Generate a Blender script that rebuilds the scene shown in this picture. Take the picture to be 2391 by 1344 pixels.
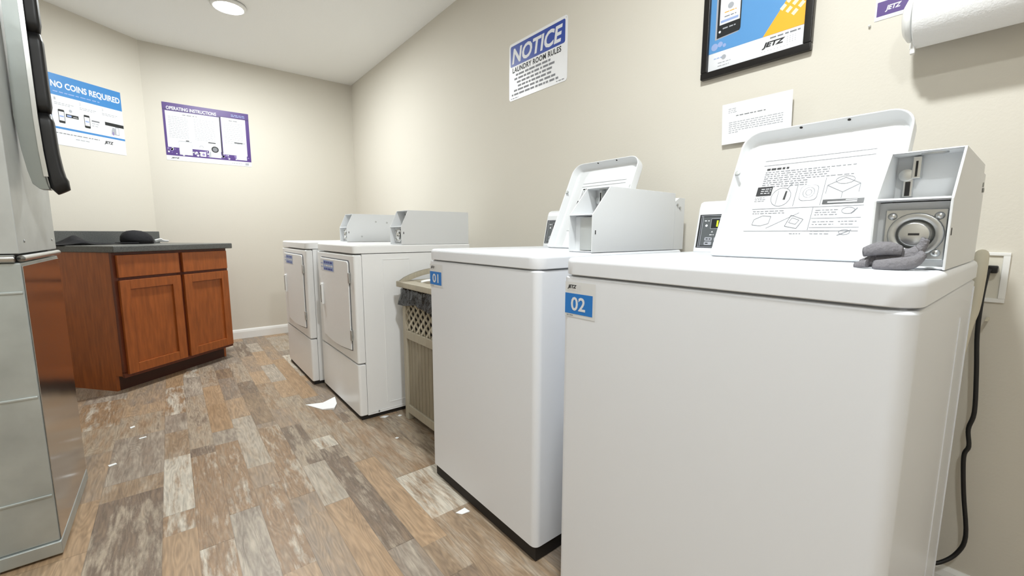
import bpy, bmesh, math, random
from mathutils import Vector, Matrix
random.seed(7)
sc = bpy.context.scene
for o in list(bpy.data.objects): bpy.data.objects.remove(o)

# ------------------------------------------------------------------ camera
F_PX = 992.8; YAW = .675; PIT = .1268; ROL = .0021; CAM_H = .9895
cd_ = bpy.data.cameras.new('camera'); cam = bpy.data.objects.new('camera', cd_)
sc.collection.objects.link(cam); sc.camera = cam
cd_.sensor_fit = 'HORIZONTAL'; cd_.sensor_width = 36; cd_.lens = 36 * F_PX / 2391
cd_.clip_start = .02; cd_.clip_end = 50
fw = Vector((math.sin(YAW)*math.cos(PIT), math.cos(YAW)*math.cos(PIT), -math.sin(PIT)))
rt = Vector((math.cos(YAW), -math.sin(YAW), 0)); up = rt.cross(fw)
r2 = rt*math.cos(ROL) + up*math.sin(ROL); u2 = -rt*math.sin(ROL) + up*math.cos(ROL)
m = Matrix((r2, u2, -fw)).transposed().to_4x4(); m.translation = (0, 0, CAM_H)
cam.matrix_world = m

# ------------------------------------------------------------------ world, exposure, room lights
wd = bpy.data.worlds.new('world'); sc.world = wd; wd.use_nodes = True
wd.node_tree.nodes['Background'].inputs[0].default_value = (.9, .95, 1, 1)
wd.node_tree.nodes['Background'].inputs[1].default_value = .15
sc.view_settings.view_transform = 'Standard'; sc.view_settings.look = 'None'
sc.view_settings.gamma = 1; sc.view_settings.use_curve_mapping = False
sc.view_settings.exposure = -.22
WALL_X = 1.597; BACK_Y = 4.685; CEIL = 2.515; LEFT_X = -1.25; NEAR_Y = -1.5
LAMPS = [((.43, 3.60), 32, 'round flush ceiling light far down the room, in front of the corner'),
         ((.51, .42), 25, 'round flush ceiling light almost above the nearest washer'),
         ((-.50, -.40), 7, 'round flush ceiling light behind the camera, near the front wall')]
def area(name, loc, size, power, col=(.965, 1, 1)):
    l = bpy.data.lights.new(name, 'AREA'); l.shape = 'DISK'; l.size = size; l.energy = power; l.color = col
    o = bpy.data.objects.new(name, l); sc.collection.objects.link(o); o.location = loc
    return o
for (lx, ly), pw, _ in LAMPS: area('lamp_light', (lx, ly, CEIL-.032), .15, pw)

# ------------------------------------------------------------------ materials
MATS = {}
def mat(name, col, rough=.5, metal=0, emit=0, coat=0, spec=.5, noise=None, bump=None):
    if name in MATS: return MATS[name]
    mt = bpy.data.materials.new(name); mt.use_nodes = True; nt = mt.node_tree
    b = nt.nodes['Principled BSDF']
    b.inputs['Base Color'].default_value = (*col, 1); b.inputs['Roughness'].default_value = rough
    b.inputs['Metallic'].default_value = metal; b.inputs['Specular IOR Level'].default_value = spec
    if coat: b.inputs['Coat Weight'].default_value = coat; b.inputs['Coat Roughness'].default_value = .1
    if emit:
        b.inputs['Emission Color'].default_value = (*col, 1); b.inputs['Emission Strength'].default_value = emit
    tc = nt.nodes.new('ShaderNodeTexCoord')
    if noise:                                            # (scale, amount, stretch vector)
        mp = nt.nodes.new('ShaderNodeMapping'); mp.inputs['Scale'].default_value = noise[2]
        nz = nt.nodes.new('ShaderNodeTexNoise'); nz.inputs['Scale'].default_value = noise[0]; nz.inputs['Detail'].default_value = 5
        rp = nt.nodes.new('ShaderNodeValToRGB'); a = noise[1]
        rp.color_ramp.elements[0].position = .3; rp.color_ramp.elements[1].position = .7
        rp.color_ramp.elements[0].color = (*[c*(1-a) for c in col], 1)
        rp.color_ramp.elements[1].color = (*[min(1, c*(1+a)) for c in col], 1)
        nt.links.new(tc.outputs['Object'], mp.inputs[0]); nt.links.new(mp.outputs[0], nz.inputs['Vector'])
        nt.links.new(nz.outputs['Fac'], rp.inputs[0]); nt.links.new(rp.outputs[0], b.inputs['Base Color'])
    if bump:                                             # (scale, strength, distance)
        nz = nt.nodes.new('ShaderNodeTexNoise'); nz.inputs['Scale'].default_value = bump[0]; nz.inputs['Detail'].default_value = 3
        bp = nt.nodes.new('ShaderNodeBump'); bp.inputs['Strength'].default_value = bump[1]; bp.inputs['Distance'].default_value = bump[2]
        nt.links.new(tc.outputs['Object'], nz.inputs['Vector']); nt.links.new(nz.outputs['Fac'], bp.inputs['Height'])
        nt.links.new(bp.outputs[0], b.inputs['Normal'])
    MATS[name] = mt; return mt
def S(r, g, b):                                          # sRGB 0-255 -> linear
    return tuple(((c/255)/12.92 if c/255 <= .04045 else ((c/255+.055)/1.055)**2.4) for c in (r, g, b))
M_wall = mat('wall_paint', S(215, 210, 199), .75, spec=.25, bump=(160, .16, .002))
M_ceil = mat('ceiling_paint', S(247, 247, 245), .85, spec=.2, bump=(110, .25, .003))
M_trim = mat('white_trim', S(238, 238, 236), .35)
M_white = mat('white_enamel', S(232, 235, 241), .34, coat=.12)
M_dryer = mat('dryer_enamel_lit', S(245, 246, 247), .36, coat=.1)  # white enamel made whiter to stand in for light on the dryer sides
M_white2 = mat('white_enamel_satin', S(226, 228, 230), .38)
M_dark = mat('dark_gap', S(30, 26, 24), .7)
M_black = mat('black_plastic', S(18, 18, 20), .45)
M_cord = mat('black_rubber', S(22, 22, 24), .5)
M_chrome = mat('brushed_steel', (.62, .63, .63), .28, 1)
M_zinc = mat('zinc_plate', (.55, .56, .56), .35, 1, noise=(30, .12, (1, 1, 1)))
M_galv = mat('galvanised_sheet', (.50, .54, .54), .46, .75, noise=(7, .14, (1, 1, 1)), bump=(5, .12, .01))
M_pol = mat('polished_sheet', (.52, .51, .50), .15, 1, bump=(3.5, .10, .01))
M_greyp = mat('grey_painted_metal', S(190, 193, 192), .42, .3, noise=(12, .06, (1, 1, 1)))
M_greyd = mat('grey_shell', S(150, 155, 152), .3, .6, bump=(14, .2, .004))
M_print_w = mat('print_white', S(226, 228, 232), .45)
M_sign_w = mat('sign_white_gloss', S(238, 239, 242), .3)
M_blue = mat('print_blue', S(40, 122, 204), .45)
M_sky2 = mat('print_soft_blue', S(92, 150, 206), .35)
M_sky = mat('print_sky_blue', S(62, 132, 196), .4)
M_nblue = mat('sign_blue', S(32, 66, 160), .35)
M_purp = mat('print_purple', S(76, 48, 122), .4)
M_purpd = mat('print_dark_purple', S(60, 34, 104), .4)
M_purpl = mat('print_light_purple', S(140, 124, 176), .4)
M_orange = mat('print_orange', S(247, 176, 46), .4)
M_ink = mat('print_black', S(22, 22, 26), .5)
M_grey = mat('print_grey', S(120, 122, 128), .5)
M_lgrey = mat('print_light_grey', S(168, 171, 178), .5)
M_lblue = mat('print_pale_blue', S(150, 170, 215), .5)
M_cream = mat('print_cream', S(250, 232, 196), .5)
M_frame = mat('black_frame', S(24, 22, 22), .3)
M_wood = mat('cherry_wood', S(156, 84, 36), .36, noise=(9, .22, (6, 6, .8)))
M_woodd = mat('cherry_wood_gap_shade', S(100, 44, 20), .4, noise=(9, .2, (6, 6, .8)))  # cherry darkened to put the shade of the door and drawer gaps into colour
M_counter = mat('speckled_laminate', S(88, 90, 89), .3, noise=(260, .5, (1, 1, 1)))
M_trash = mat('greige_resin', S(176, 168, 150), .55, noise=(20, .08, (6, 6, .6)))
M_trashd = mat('greige_resin_panel', S(150, 141, 122), .6, noise=(20, .12, (8, 8, .5)))
M_bag = mat('black_bag', S(12, 12, 15), .2, bump=(28, .9, .02))
M_cloth = mat('black_cloth', S(14, 14, 20), .85, bump=(60, .5, .005))
M_glove = mat('grey_knit', S(122, 120, 124), .95, bump=(160, .9, .004))
M_paper = mat('white_paper', S(244, 245, 246), .8)
M_roll = mat('paper_towel', S(246, 247, 248), .95, bump=(220, .5, .002))
M_panel = mat('control_grey', S(92, 96, 98), .4)
M_pbezel = mat('control_bezel', S(36, 38, 40), .35)
M_led = mat('led_green', S(190, 220, 40), .4, emit=1.2)
M_hose = mat('beige_hose', S(206, 200, 182), .6)
M_boxin = mat('outlet_box_plastic', S(222, 218, 205), .5)
M_beigeplate = mat('enamel_side_plate', S(222, 219, 208), .4)
M_lens = mat('lamp_lens', (.96, 1, 1), .5, emit=230)

def floor_material():
    mt = bpy.data.materials.new('vinyl_plank_floor'); mt.use_nodes = True; nt = mt.node_tree; N = nt.nodes; L = nt.links
    b = N['Principled BSDF']
    def math_(op, a, c=None):
        n = N.new('ShaderNodeMath'); n.operation = op
        for i, v in enumerate((a, c)):
            if v is None: continue
            if isinstance(v, (int, float)): n.inputs[i].default_value = v
            else: L.new(v, n.inputs[i])
        return n.outputs[0]
    tc = N.new('ShaderNodeTexCoord'); sp = N.new('ShaderNodeSeparateXYZ'); L.new(tc.outputs['Object'], sp.inputs[0])
    x, y = sp.outputs[0], sp.outputs[1]
    def rnd(*v):
        c = N.new('ShaderNodeCombineXYZ')
        for i, s in enumerate(v):
            if isinstance(s, (int, float)): c.inputs[i].default_value = s
            else: L.new(s, c.inputs[i])
        w = N.new('ShaderNodeTexWhiteNoise'); w.noise_dimensions = '3D'; L.new(c.outputs[0], w.inputs['Vector'])
        return w.outputs['Value'], w.outputs['Color']
    w = .092
    xs = math_('DIVIDE', math_('ADD', x, 10.03), w)
    pair = math_('FLOOR', math_('DIVIDE', xs, 2))
    merged = math_('GREATER_THAN', rnd(pair, 3.1, 0)[0], .62)
    col1 = math_('FLOOR', xs)
    # merged pairs use the even column id
    col = math_('ADD', math_('MULTIPLY', math_('SUBTRACT', 1, merged), col1), math_('MULTIPLY', merged, math_('MULTIPLY', pair, 2)))
    off = rnd(col, 7.7, 0)[0]
    Ln = .80
    ys = math_('ADD', math_('DIVIDE', math_('ADD', y, 20), Ln), math_('MULTIPLY', off, 5))
    row = math_('FLOOR', ys); fr = math_('FRACT', ys)
    split = math_('ADD', .15, math_('MULTIPLY', rnd(col, row, 2.2)[0], .80))
    half = math_('GREATER_THAN', fr, split)
    v, vc = rnd(col, row, half)
    ramp = N.new('ShaderNodeValToRGB'); ramp.color_ramp.interpolation = 'CONSTANT'
    cols = [(0, S(160, 132, 102)), (.18, S(172, 146, 118)), (.34, S(140, 127, 114)), (.46, S(180, 169, 154)), (.58, S(150, 128, 104)),
            (.70, S(118, 102, 88)), (.76, S(168, 154, 136)), (.88, S(146, 118, 90)), (.96, S(196, 188, 174))]
    e = ramp.color_ramp.elements; e[0].position = 0; e[0].color = (*cols[0][1], 1); e[1].position = cols[1][0]; e[1].color = (*cols[1][1], 1)
    for p, c in cols[2:]:
        q = e.new(p); q.color = (*c, 1)
    nw = N.new('ShaderNodeTexNoise'); nw.inputs['Scale'].default_value = 6.5; nw.inputs['Detail'].default_value = 6; nw.inputs['Roughness'].default_value = .7
    cw = N.new('ShaderNodeCombineXYZ'); L.new(math_('MULTIPLY', x, 4.5), cw.inputs[0]); L.new(math_('MULTIPLY', y, .75), cw.inputs[1]); L.new(math_('MULTIPLY', v, 9), cw.inputs[2]); L.new(cw.outputs[0], nw.inputs['Vector'])
    ramp.color_ramp.interpolation = 'LINEAR'
    L.new(math_('ADD', v, math_('MULTIPLY', math_('SUBTRACT', nw.outputs['Fac'], .5), .42)), ramp.inputs[0])
    # grain: warped rings stretched along the plank
    cx = N.new('ShaderNodeCombineXYZ')
    L.new(math_('ADD', math_('MULTIPLY', x, 9), math_('MULTIPLY', v, 37)), cx.inputs[0])
    L.new(math_('MULTIPLY', y, 1.1), cx.inputs[1]); L.new(math_('MULTIPLY', v, 11), cx.inputs[2])
    n1 = N.new('ShaderNodeTexNoise'); n1.inputs['Scale'].default_value = 1.6; n1.inputs['Detail'].default_value = 2; L.new(cx.outputs[0], n1.inputs['Vector'])
    rings = math_('SINE', math_('MULTIPLY', n1.outputs['Fac'], 120))
    n2 = N.new('ShaderNodeTexNoise'); n2.inputs['Scale'].default_value = 9; n2.inputs['Detail'].default_value = 6
    c2 = N.new('ShaderNodeCombineXYZ'); L.new(math_('MULTIPLY', x, 14), c2.inputs[0]); L.new(math_('MULTIPLY', y, 1.2), c2.inputs[1]); L.new(math_('MULTIPLY', v, 5), c2.inputs[2])
    L.new(c2.outputs[0], n2.inputs['Vector'])
    n3 = N.new('ShaderNodeTexNoise'); n3.inputs['Scale'].default_value = 6; n3.inputs['Detail'].default_value = 4; L.new(tc.outputs['Object'], n3.inputs['Vector'])
    tone = math_('ADD', math_('ADD', .44, math_('MULTIPLY', rings, .10)), math_('ADD', math_('MULTIPLY', n2.outputs['Fac'], .90), math_('MULTIPLY', n3.outputs['Fac'], .16)))
    # narrow seams between columns and at plank ends
    fx = math_('FRACT', xs); inner = math_('MULTIPLY', merged, math_('LESS_THAN', math_('FRACT', math_('DIVIDE', xs, 2)), .51))
    edge = math_('MULTIPLY', math_('LESS_THAN', fx, .018), math_('SUBTRACT', 1, math_('MULTIPLY', merged, math_('GREATER_THAN', math_('FRACT', math_('DIVIDE', xs, 2)), .3))))
    seam = math_('MAXIMUM', edge, math_('LESS_THAN', fr, .004))
    tone = math_('MULTIPLY', tone, math_('SUBTRACT', 1, math_('MULTIPLY', seam, .3)))
    mx = N.new('ShaderNodeMix'); mx.data_type = 'RGBA'; mx.blend_type = 'MULTIPLY'; mx.inputs[0].default_value = 1
    g = N.new('ShaderNodeCombineColor')
    for i in range(3): L.new(tone, g.inputs[i])
    L.new(ramp.outputs[0], mx.inputs[6]); L.new(g.outputs[0], mx.inputs[7])
    L.new(mx.outputs[2], b.inputs['Base Color'])
    b.inputs['Roughness'].default_value = .42
    bp = N.new('ShaderNodeBump'); bp.inputs['Strength'].default_value = .12; bp.inputs['Distance'].default_value = .003
    L.new(tone, bp.inputs['Height']); L.new(bp.outputs[0], b.inputs['Normal'])
    return mt

# ------------------------------------------------------------------ mesh helpers
class MB:
    """collects shapes into one bmesh; one mesh object per build()"""
    def __init__(s): s.bm = bmesh.new(); s.mats = []; s.cur = 0; s.T = None
    def use(s, m):
        if m not in s.mats: s.mats.append(m)
        s.cur = s.mats.index(m); return s
    def v(s, p):
        p = Vector(p)
        if s.T is not None: p = s.T @ p
        return s.bm.verts.new(p)
    def f(s, vs, smooth=False):
        try: fc = s.bm.faces.new(vs)
        except ValueError: return None
        fc.material_index = s.cur; fc.smooth = smooth; return fc
    def box(s, x0, x1, y0, y1, z0, z1, bev=0, seg=2):
        vs = [s.v((x, y, z)) for z in (z0, z1) for x, y in ((x0, y0), (x1, y0), (x1, y1), (x0, y1))]
        fs = [s.f([vs[i] for i in q]) for q in ((0, 3, 2, 1), (4, 5, 6, 7), (0, 1, 5, 4), (1, 2, 6, 5), (2, 3, 7, 6), (3, 0, 4, 7))]
        if bev:
            es = list({e for f in fs for e in f.edges})
            r = bmesh.ops.bevel(s.bm, geom=es, offset=bev, segments=seg, profile=.5, affect='EDGES', clamp_overlap=True)
            for f in r['faces']: f.material_index = s.cur; f.smooth = True
        return s
    def poly(s, pts, smooth=False): return s.f([s.v(p) for p in pts], smooth)
    def prism(s, pts, axis, a, b, bev=0):
        """extrude a 2D outline along an axis (0 x, 1 y, 2 z) from a to b"""
        def P(p, t):
            q = list(p); q.insert(axis, t); return q
        A = [s.v(P(p, a)) for p in pts]; B = [s.v(P(p, b)) for p in pts]
        n = len(pts); fs = [s.f(A[::-1]), s.f(B)] + [s.f([A[i], A[(i+1) % n], B[(i+1) % n], B[i]]) for i in range(n)]
        if bev:
            es = list({e for f in fs if f for e in f.edges})
            r = bmesh.ops.bevel(s.bm, geom=es, offset=bev, segments=2, profile=.5, affect='EDGES', clamp_overlap=True)
            for f in r['faces']: f.material_index = s.cur; f.smooth = True
        return s
    def loft(s, rings, cap0=True, cap1=True, smooth=True):
        R = [[s.v(p) for p in r] for r in rings]; n = len(R[0])
        for a, b in zip(R, R[1:]):
            for i in range(n): s.f([a[i], a[(i+1) % n], b[(i+1) % n], b[i]], smooth)
        if cap0: s.f(R[0][::-1])
        if cap1: s.f(R[-1])
        return s
    def cyl(s, c, r, axis, length, seg=24, r2=None, smooth=True):
        r2 = r if r2 is None else r2; ax = Vector(axis).normalized(); u = ax.orthogonal().normalized(); w = ax.cross(u); c = Vector(c)
        rings = [[c + ax*t + (u*math.cos(2*math.pi*i/seg) + w*math.sin(2*math.pi*i/seg))*rr for i in range(seg)] for t, rr in ((0, r), (length, r2))]
        return s.loft(rings, smooth=smooth)
    def lathe(s, c, axis, prof, seg=28):
        ax = Vector(axis).normalized(); u = ax.orthogonal().normalized(); w = ax.cross(u); c = Vector(c)
        return s.loft([[c + ax*t + (u*math.cos(2*math.pi*i/seg) + w*math.sin(2*math.pi*i/seg))*rr for i in range(seg)] for t, rr in prof])
    def tube(s, pts, r, seg=10, sub=6, flat=1.0):
        P = [Vector(p) for p in pts]; Q = []
        for i in range(len(P)-1):
            p0, p1, p2, p3 = P[max(i-1, 0)], P[i], P[i+1], P[min(i+2, len(P)-1)]
            for k in range(sub):
                t = k/sub; Q.append(.5*((2*p1)+(-p0+p2)*t+(2*p0-5*p1+4*p2-p3)*t*t+(-p0+3*p1-3*p2+p3)*t**3))
        Q.append(P[-1]); rings = []; u = None
        for i, q in enumerate(Q):
            d = (Q[min(i+1, len(Q)-1)] - Q[max(i-1, 0)]).normalized()
            u = d.orthogonal().normalized() if u is None else (u - d*u.dot(d)).normalized()
            w = d.cross(u); rr = r(i/(len(Q)-1)) if callable(r) else r
            rings.append([q + (u*math.cos(2*math.pi*k/seg) + w*flat*math.sin(2*math.pi*k/seg))*rr for k in range(seg)])
        return s.loft(rings)
    def build(s, name, m=None, parent=None, loc=None, autos=False):
        bmesh.ops.recalc_face_normals(s.bm, faces=s.bm.faces)
        sm = any(f.smooth for f in s.bm.faces)
        me = bpy.data.meshes.new(name); s.bm.to_mesh(me); s.bm.free()
        for mm in (s.mats or [m]): me.materials.append(mm)
        o = bpy.data.objects.new(name, me); sc.collection.objects.link(o)
        if sm: o.modifiers.new('weighted_normal', 'WEIGHTED_NORMAL').weight = 80
        if parent is not None: o.parent = parent
        if loc is not None: o.location = loc
        return o
def rrect(x0, x1, y0, y1, r, z=0, seg=5, ins=0, rs=None):
    """rounded rectangle ring; rs gives a radius per corner (x0y0, x1y0, x1y1, x0y1)"""
    rs = rs or (r,)*4; x0 += ins; x1 -= ins; y0 += ins; y1 -= ins; out = []
    for (cx, cy, sx, sy, a0), rr in zip(((x0, y0, 1, 1, 180), (x1, y0, -1, 1, 270), (x1, y1, -1, -1, 0), (x0, y1, 1, -1, 90)), rs):
        rr = max(rr-ins, .0006)
        for k in range(seg+1):
            a = math.radians(a0 + 90*k/seg); out.append((cx+sx*rr+rr*math.cos(a), cy+sy*rr+rr*math.sin(a), z))
    return out
def tag(o, label=None, cat=None, group=None, kind=None):
    if label: o['label'] = label
    if cat: o['category'] = cat
    if group: o['group'] = group
    if kind: o['kind'] = kind
    return o
def empty(name, loc, label, cat, group=None, rz=0):
    o = bpy.data.objects.new(name, None); o.empty_display_size = .1; sc.collection.objects.link(o)
    o.location = loc; o.rotation_euler.z = rz
    return tag(o, label, cat, group)
def copy_tree(o, parent=None):
    c = o.copy(); sc.collection.objects.link(c); c.parent = parent
    for ch in list(o.children): copy_tree(ch, c)
    return c
def text_mesh(body, bold=0.0, shear=0.0, space=1.0):
    cu = bpy.data.curves.new('t', 'FONT'); cu.body = body; cu.size = 1; cu.offset = bold; cu.shear = shear
    cu.space_character = space; cu.resolution_u = 3
    o = bpy.data.objects.new('t', cu); sc.collection.objects.link(o)
    bpy.context.view_layer.update()
    me = bpy.data.meshes.new_from_object(o.evaluated_get(bpy.context.evaluated_depsgraph_get()))
    vs = [v.co.copy() for v in me.vertices]; fs = [list(p.vertices) for p in me.polygons]
    bpy.data.objects.remove(o); bpy.data.meshes.remove(me); bpy.data.curves.remove(cu)
    return vs, fs
class Print(MB):
    """a printed sheet: base of real thickness with printed areas; coordinates u right, v up, in metres"""
    def __init__(s, O, U, N, V=(0, 0, 1)):
        super().__init__(); U = Vector(U).normalized(); V = Vector(V).normalized(); N = Vector(N).normalized(); O = Vector(O)
        s.T = Matrix(((U.x, V.x, N.x, O.x), (U.y, V.y, N.y, O.y), (U.z, V.z, N.z, O.z), (0, 0, 0, 1))); s.th = .0015; s.k = .0003
    def base(s, w, h, m, th=.0015, r=0, holes=False):
        s.th = th; s.use(m)
        if r: s.loft([rrect(0, w, 0, h, r, z, 4) for z in (.0003, th)], smooth=False)
        else: s.box(0, w, 0, h, .0003, th)
        return s
    def rect(s, u0, v0, u1, v1, m, lay=1):
        s.use(m); z = s.th+s.k*lay; s.poly([(u0, v0, z), (u1, v0, z), (u1, v1, z), (u0, v1, z)]); return s
    def shape(s, pts, m, lay=1):
        s.use(m); z = s.th+s.k*lay; s.poly([(a, b, z) for a, b in pts]); return s
    def rr(s, u0, v0, u1, v1, r, m, lay=1):
        s.use(m); s.f([s.v(p) for p in rrect(u0, u1, v0, v1, r, s.th+s.k*lay, 4)]); return s
    def disc(s, u, v, r, m, lay=1, n=20):
        return s.shape([(u+r*math.cos(2*math.pi*i/n), v+r*math.sin(2*math.pi*i/n)) for i in range(n)], m, lay)
    def line(s, u0, v0, u1, v1, w, m, lay=2):
        w *= getattr(s, 'wk', 1); d = Vector((u1-u0, v1-v0)); n = Vector((-d.y, d.x)).normalized()*w/2
        return s.shape([(u0-n.x, v0-n.y), (u1-n.x, v1-n.y), (u1+n.x, v1+n.y), (u0+n.x, v0+n.y)], m, lay)
    def outline(s, pts, w, m, lay=2, close=True):
        n = len(pts)
        for i in range(n if close else n-1): s.line(*pts[i], *pts[(i+1) % n], w, m, lay)
        return s
    def text(s, body, u0, v0, u1, v1, m, lay=2, bold=.0, shear=0, space=1.0, rot=0):
        vs, fs = text_mesh(body, bold, shear, space); s.use(m)
        a0 = min(p.x for p in vs); a1 = max(p.x for p in vs); b0 = min(p.y for p in vs); b1 = max(p.y for p in vs)
        z = s.th+s.k*lay; ca, sa = math.cos(rot), math.sin(rot); P = []
        cu, cv = (u0+u1)/2, (v0+v1)/2
        for p in vs:
            u = (u0+(p.x-a0)/(a1-a0)*(u1-u0))-cu; v = (v0+(p.y-b0)/(b1-b0)*(v1-v0))-cv
            P.append(s.v((cu+u*ca-v*sa, cv+u*sa+v*ca, z)))
        for f in fs: s.f([P[i] for i in f])
        return s
    def words(s, u0, v, u1, h, m, lay=2, dens=.8, wl=(2, 6)):
        """one line of print too small to read: word-sized dashes"""
        u = u0
        while u < u1-h:
            w = min(random.uniform(*wl)*h, u1-u); s.rect(u, v, u+w, v+h, m, lay); u += w+h*random.uniform(.6, 1.2)/dens
        return s
def jetz(p, u0, v0, w, h, ink, dots):
    """the laundry company's mark: slanted bold letters with a grid of dots to the right and a row of dots below"""
    p.text('JETZ', u0, v0, u0+w, v0+h, ink, 3, bold=.035, shear=.25, space=.95)
    for i in range(4):
        for j in range(4): p.disc(u0+w*1.1+i*w*.11, v0+h*(.06+.28*j)-h*.1*0, h*.055, dots, 3, 6)
    for i in range(9): p.disc(u0+w*(.0+.14*i), v0-h*.35, h*.055, dots, 3, 6)

# ------------------------------------------------------------------ the room
AL = .8787; SN, CS = math.sin(AL), math.cos(AL); X1 = -.08      # the angled wall leaves the back wall at X1
def struct(mb, name, m):
    o = mb.build(name, m); o['kind'] = 'structure'; return o
TW = (LEFT_X - X1)/-SN; YW = BACK_Y - TW*CS
mb = MB(); mb.prism([(LEFT_X-.1, NEAR_Y-.1), (WALL_X+.1, NEAR_Y-.1), (WALL_X+.1, BACK_Y+.1), (X1-.05, BACK_Y+.1), (LEFT_X-.1, YW+.02)], 2, -.1, 0)
struct(mb, 'floor', floor_material())
mb = MB(); mb.prism([(LEFT_X-.1, NEAR_Y-.1), (WALL_X+.1, NEAR_Y-.1), (WALL_X+.1, BACK_Y+.1), (X1-.05, BACK_Y+.1), (LEFT_X-.1, YW+.02)], 2, CEIL, CEIL+.1)
struct(mb, 'ceiling', M_ceil)
mb = MB(); mb.box(WALL_X, WALL_X+.1, NEAR_Y, BACK_Y, 0, CEIL); struct(mb, 'wall_right', M_wall)
mb = MB(); mb.box(X1, WALL_X+.1, BACK_Y, BACK_Y+.1, 0, CEIL); struct(mb, 'wall_back', M_wall)
mb = MB(); mb.prism([(X1, BACK_Y), (X1, BACK_Y+.1), (X1-.05, BACK_Y+.1), (LEFT_X-.1, YW+.02), (LEFT_X, YW)], 2, 0, CEIL); struct(mb, 'wall_back_left', M_wall)
mb = MB(); mb.box(LEFT_X-.1, LEFT_X, NEAR_Y, YW, 0, CEIL); struct(mb, 'wall_left', M_wall)
mb = MB(); mb.box(LEFT_X-.1, WALL_X+.1, NEAR_Y-.1, NEAR_Y, 0, CEIL); struct(mb, 'wall_front', M_wall)
BP = [(0, 0), (.014, 0), (.014, .062), (.010, .078), (.004, .088), (0, .088)]
mb = MB(); mb.prism([(WALL_X-a, b) for a, b in BP], 1, NEAR_Y, BACK_Y-.014); struct(mb, 'baseboard_right', M_trim)
mb = MB(); mb.prism([(BACK_Y-a, b) for a, b in BP], 0, X1, WALL_X); struct(mb, 'baseboard_back', M_trim)

# ------------------------------------------------------------------ ceiling lights
lamp0 = None
for (lx, ly), pw, lab in LAMPS:
    if lamp0 is None:
        lamp0 = t = empty('ceiling_light', (lx, ly, CEIL), lab, 'ceiling light', 'round flush ceiling lights')
        a = MB(); a.lathe((0, 0, 0), (0, 0, -1), [(0.0005, .105), (.014, .105), (.024, .096), (.024, .086), (.018, .084), (0.001, .084)]); a.build('trim_ring', M_trim, t)
        a = MB(); a.lathe((0, 0, 0), (0, 0, -1), [(.010, .083), (.022, .078), (.027, .055), (.029, .02), (.0295, .001)]); a.build('diffuser', M_lens, t)
    else:
        t = copy_tree(lamp0); t.location = (lx, ly, CEIL); t['label'] = lab

# ------------------------------------------------------------------ coin box (used on washers and dryers)
def coin_box(parent, x0, y0, z0, w, h, L, fz, sl, bracket=.07, lock=True):
    """box with a recessed slanted coin face above a recessed lock plate; front looks to -x. fz: height of the upright front part, sl: run of the slant"""
    t = .0035; H = h
    a = MB()
    prof = [(x0, z0), (x0, z0+fz), (x0+sl, z0+H), (x0+L, z0+H), (x0+L, z0)]
    for ya, yb in ((y0, y0+t), (y0+w-t, y0+w)):
        a.prism(prof, 1, ya, yb, .0008)
    a.box(x0+sl, x0+L, y0+t, y0+w-t, z0+H-t, z0+H)                       # top
    a.box(x0+sl+.050, x0+sl+.054, y0+t, y0+w-t, z0+fz, z0+H-t)           # back of the upper recess
    a.prism([(x0, z0+fz-.003), (x0, z0+fz+.003), (x0+sl+.054, z0+fz+.010), (x0+sl+.054, z0+fz+.005)], 1, y0+t, y0+w-t)   # shelf between recesses
    a.box(x0+L-t, x0+L, y0+t, y0+w-t, z0, z0+H-t)
    a.box(x0+.002, x0+L, y0+t, y0+w-t, z0+.0005, z0+.004)                # bottom
    a.box(x0+.030, x0+.034, y0+t, y0+w-t, z0+.004, z0+fz-.003)           # back of the lower recess
    hs = a.build('coin_box', M_white2, parent)
    a = MB(); ym = y0+w*.66                                               # coin slot assembly, left of the middle as seen from the front
    a.box(x0+sl+.030, x0+sl+.050, ym-.006, ym+.006, z0+fz+.045, z0+H-.006, .001)
    a.box(x0+sl+.038, x0+sl+.050, ym+.004, ym+.018, z0+fz+.012, z0+fz+.046, .001)
    a.cyl((x0+sl+.046, ym+.014, z0+fz+.052), .011, (-1, 0, 0), .012, 18)
    a.build('coin_slot', M_chrome, hs)
    a = MB(); a.box(x0+sl+.0365, x0+sl+.0385, ym+.0075, ym+.0145, z0+fz+.014, z0+fz+.040)
    a.box(x0+sl+.0285, x0+sl+.0305, ym-.0015, ym+.0015, z0+fz+.048, z0+H-.014); a.build('slot_opening', M_dark, hs)
    a = MB(); 
    a.T = None
    ring = [(x0+sl+.018+.010*math.sin(2*math.pi*i/24), y0+w*.42+.018*math.cos(2*math.pi*i/24)) for i in range(24)]
    a.prism(ring, 2, z0+H-t-.0025, z0+H-t); a.build('oval_badge', M_zinc, hs)
    if not lock:                                                          # plain cash drawer seen edge on
        a = MB(); a.box(x0+.012, x0+.030, y0+t+.010, y0+w*.62, z0+.006, z0+fz-.006, .002)
        a.build('cash_drawer', M_greyp, hs)
    else:
        lock_front(hs, x0, y0, z0, w, fz)
    finish_box(hs, x0, y0, z0, w, H, L, bracket)
    return hs
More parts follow.
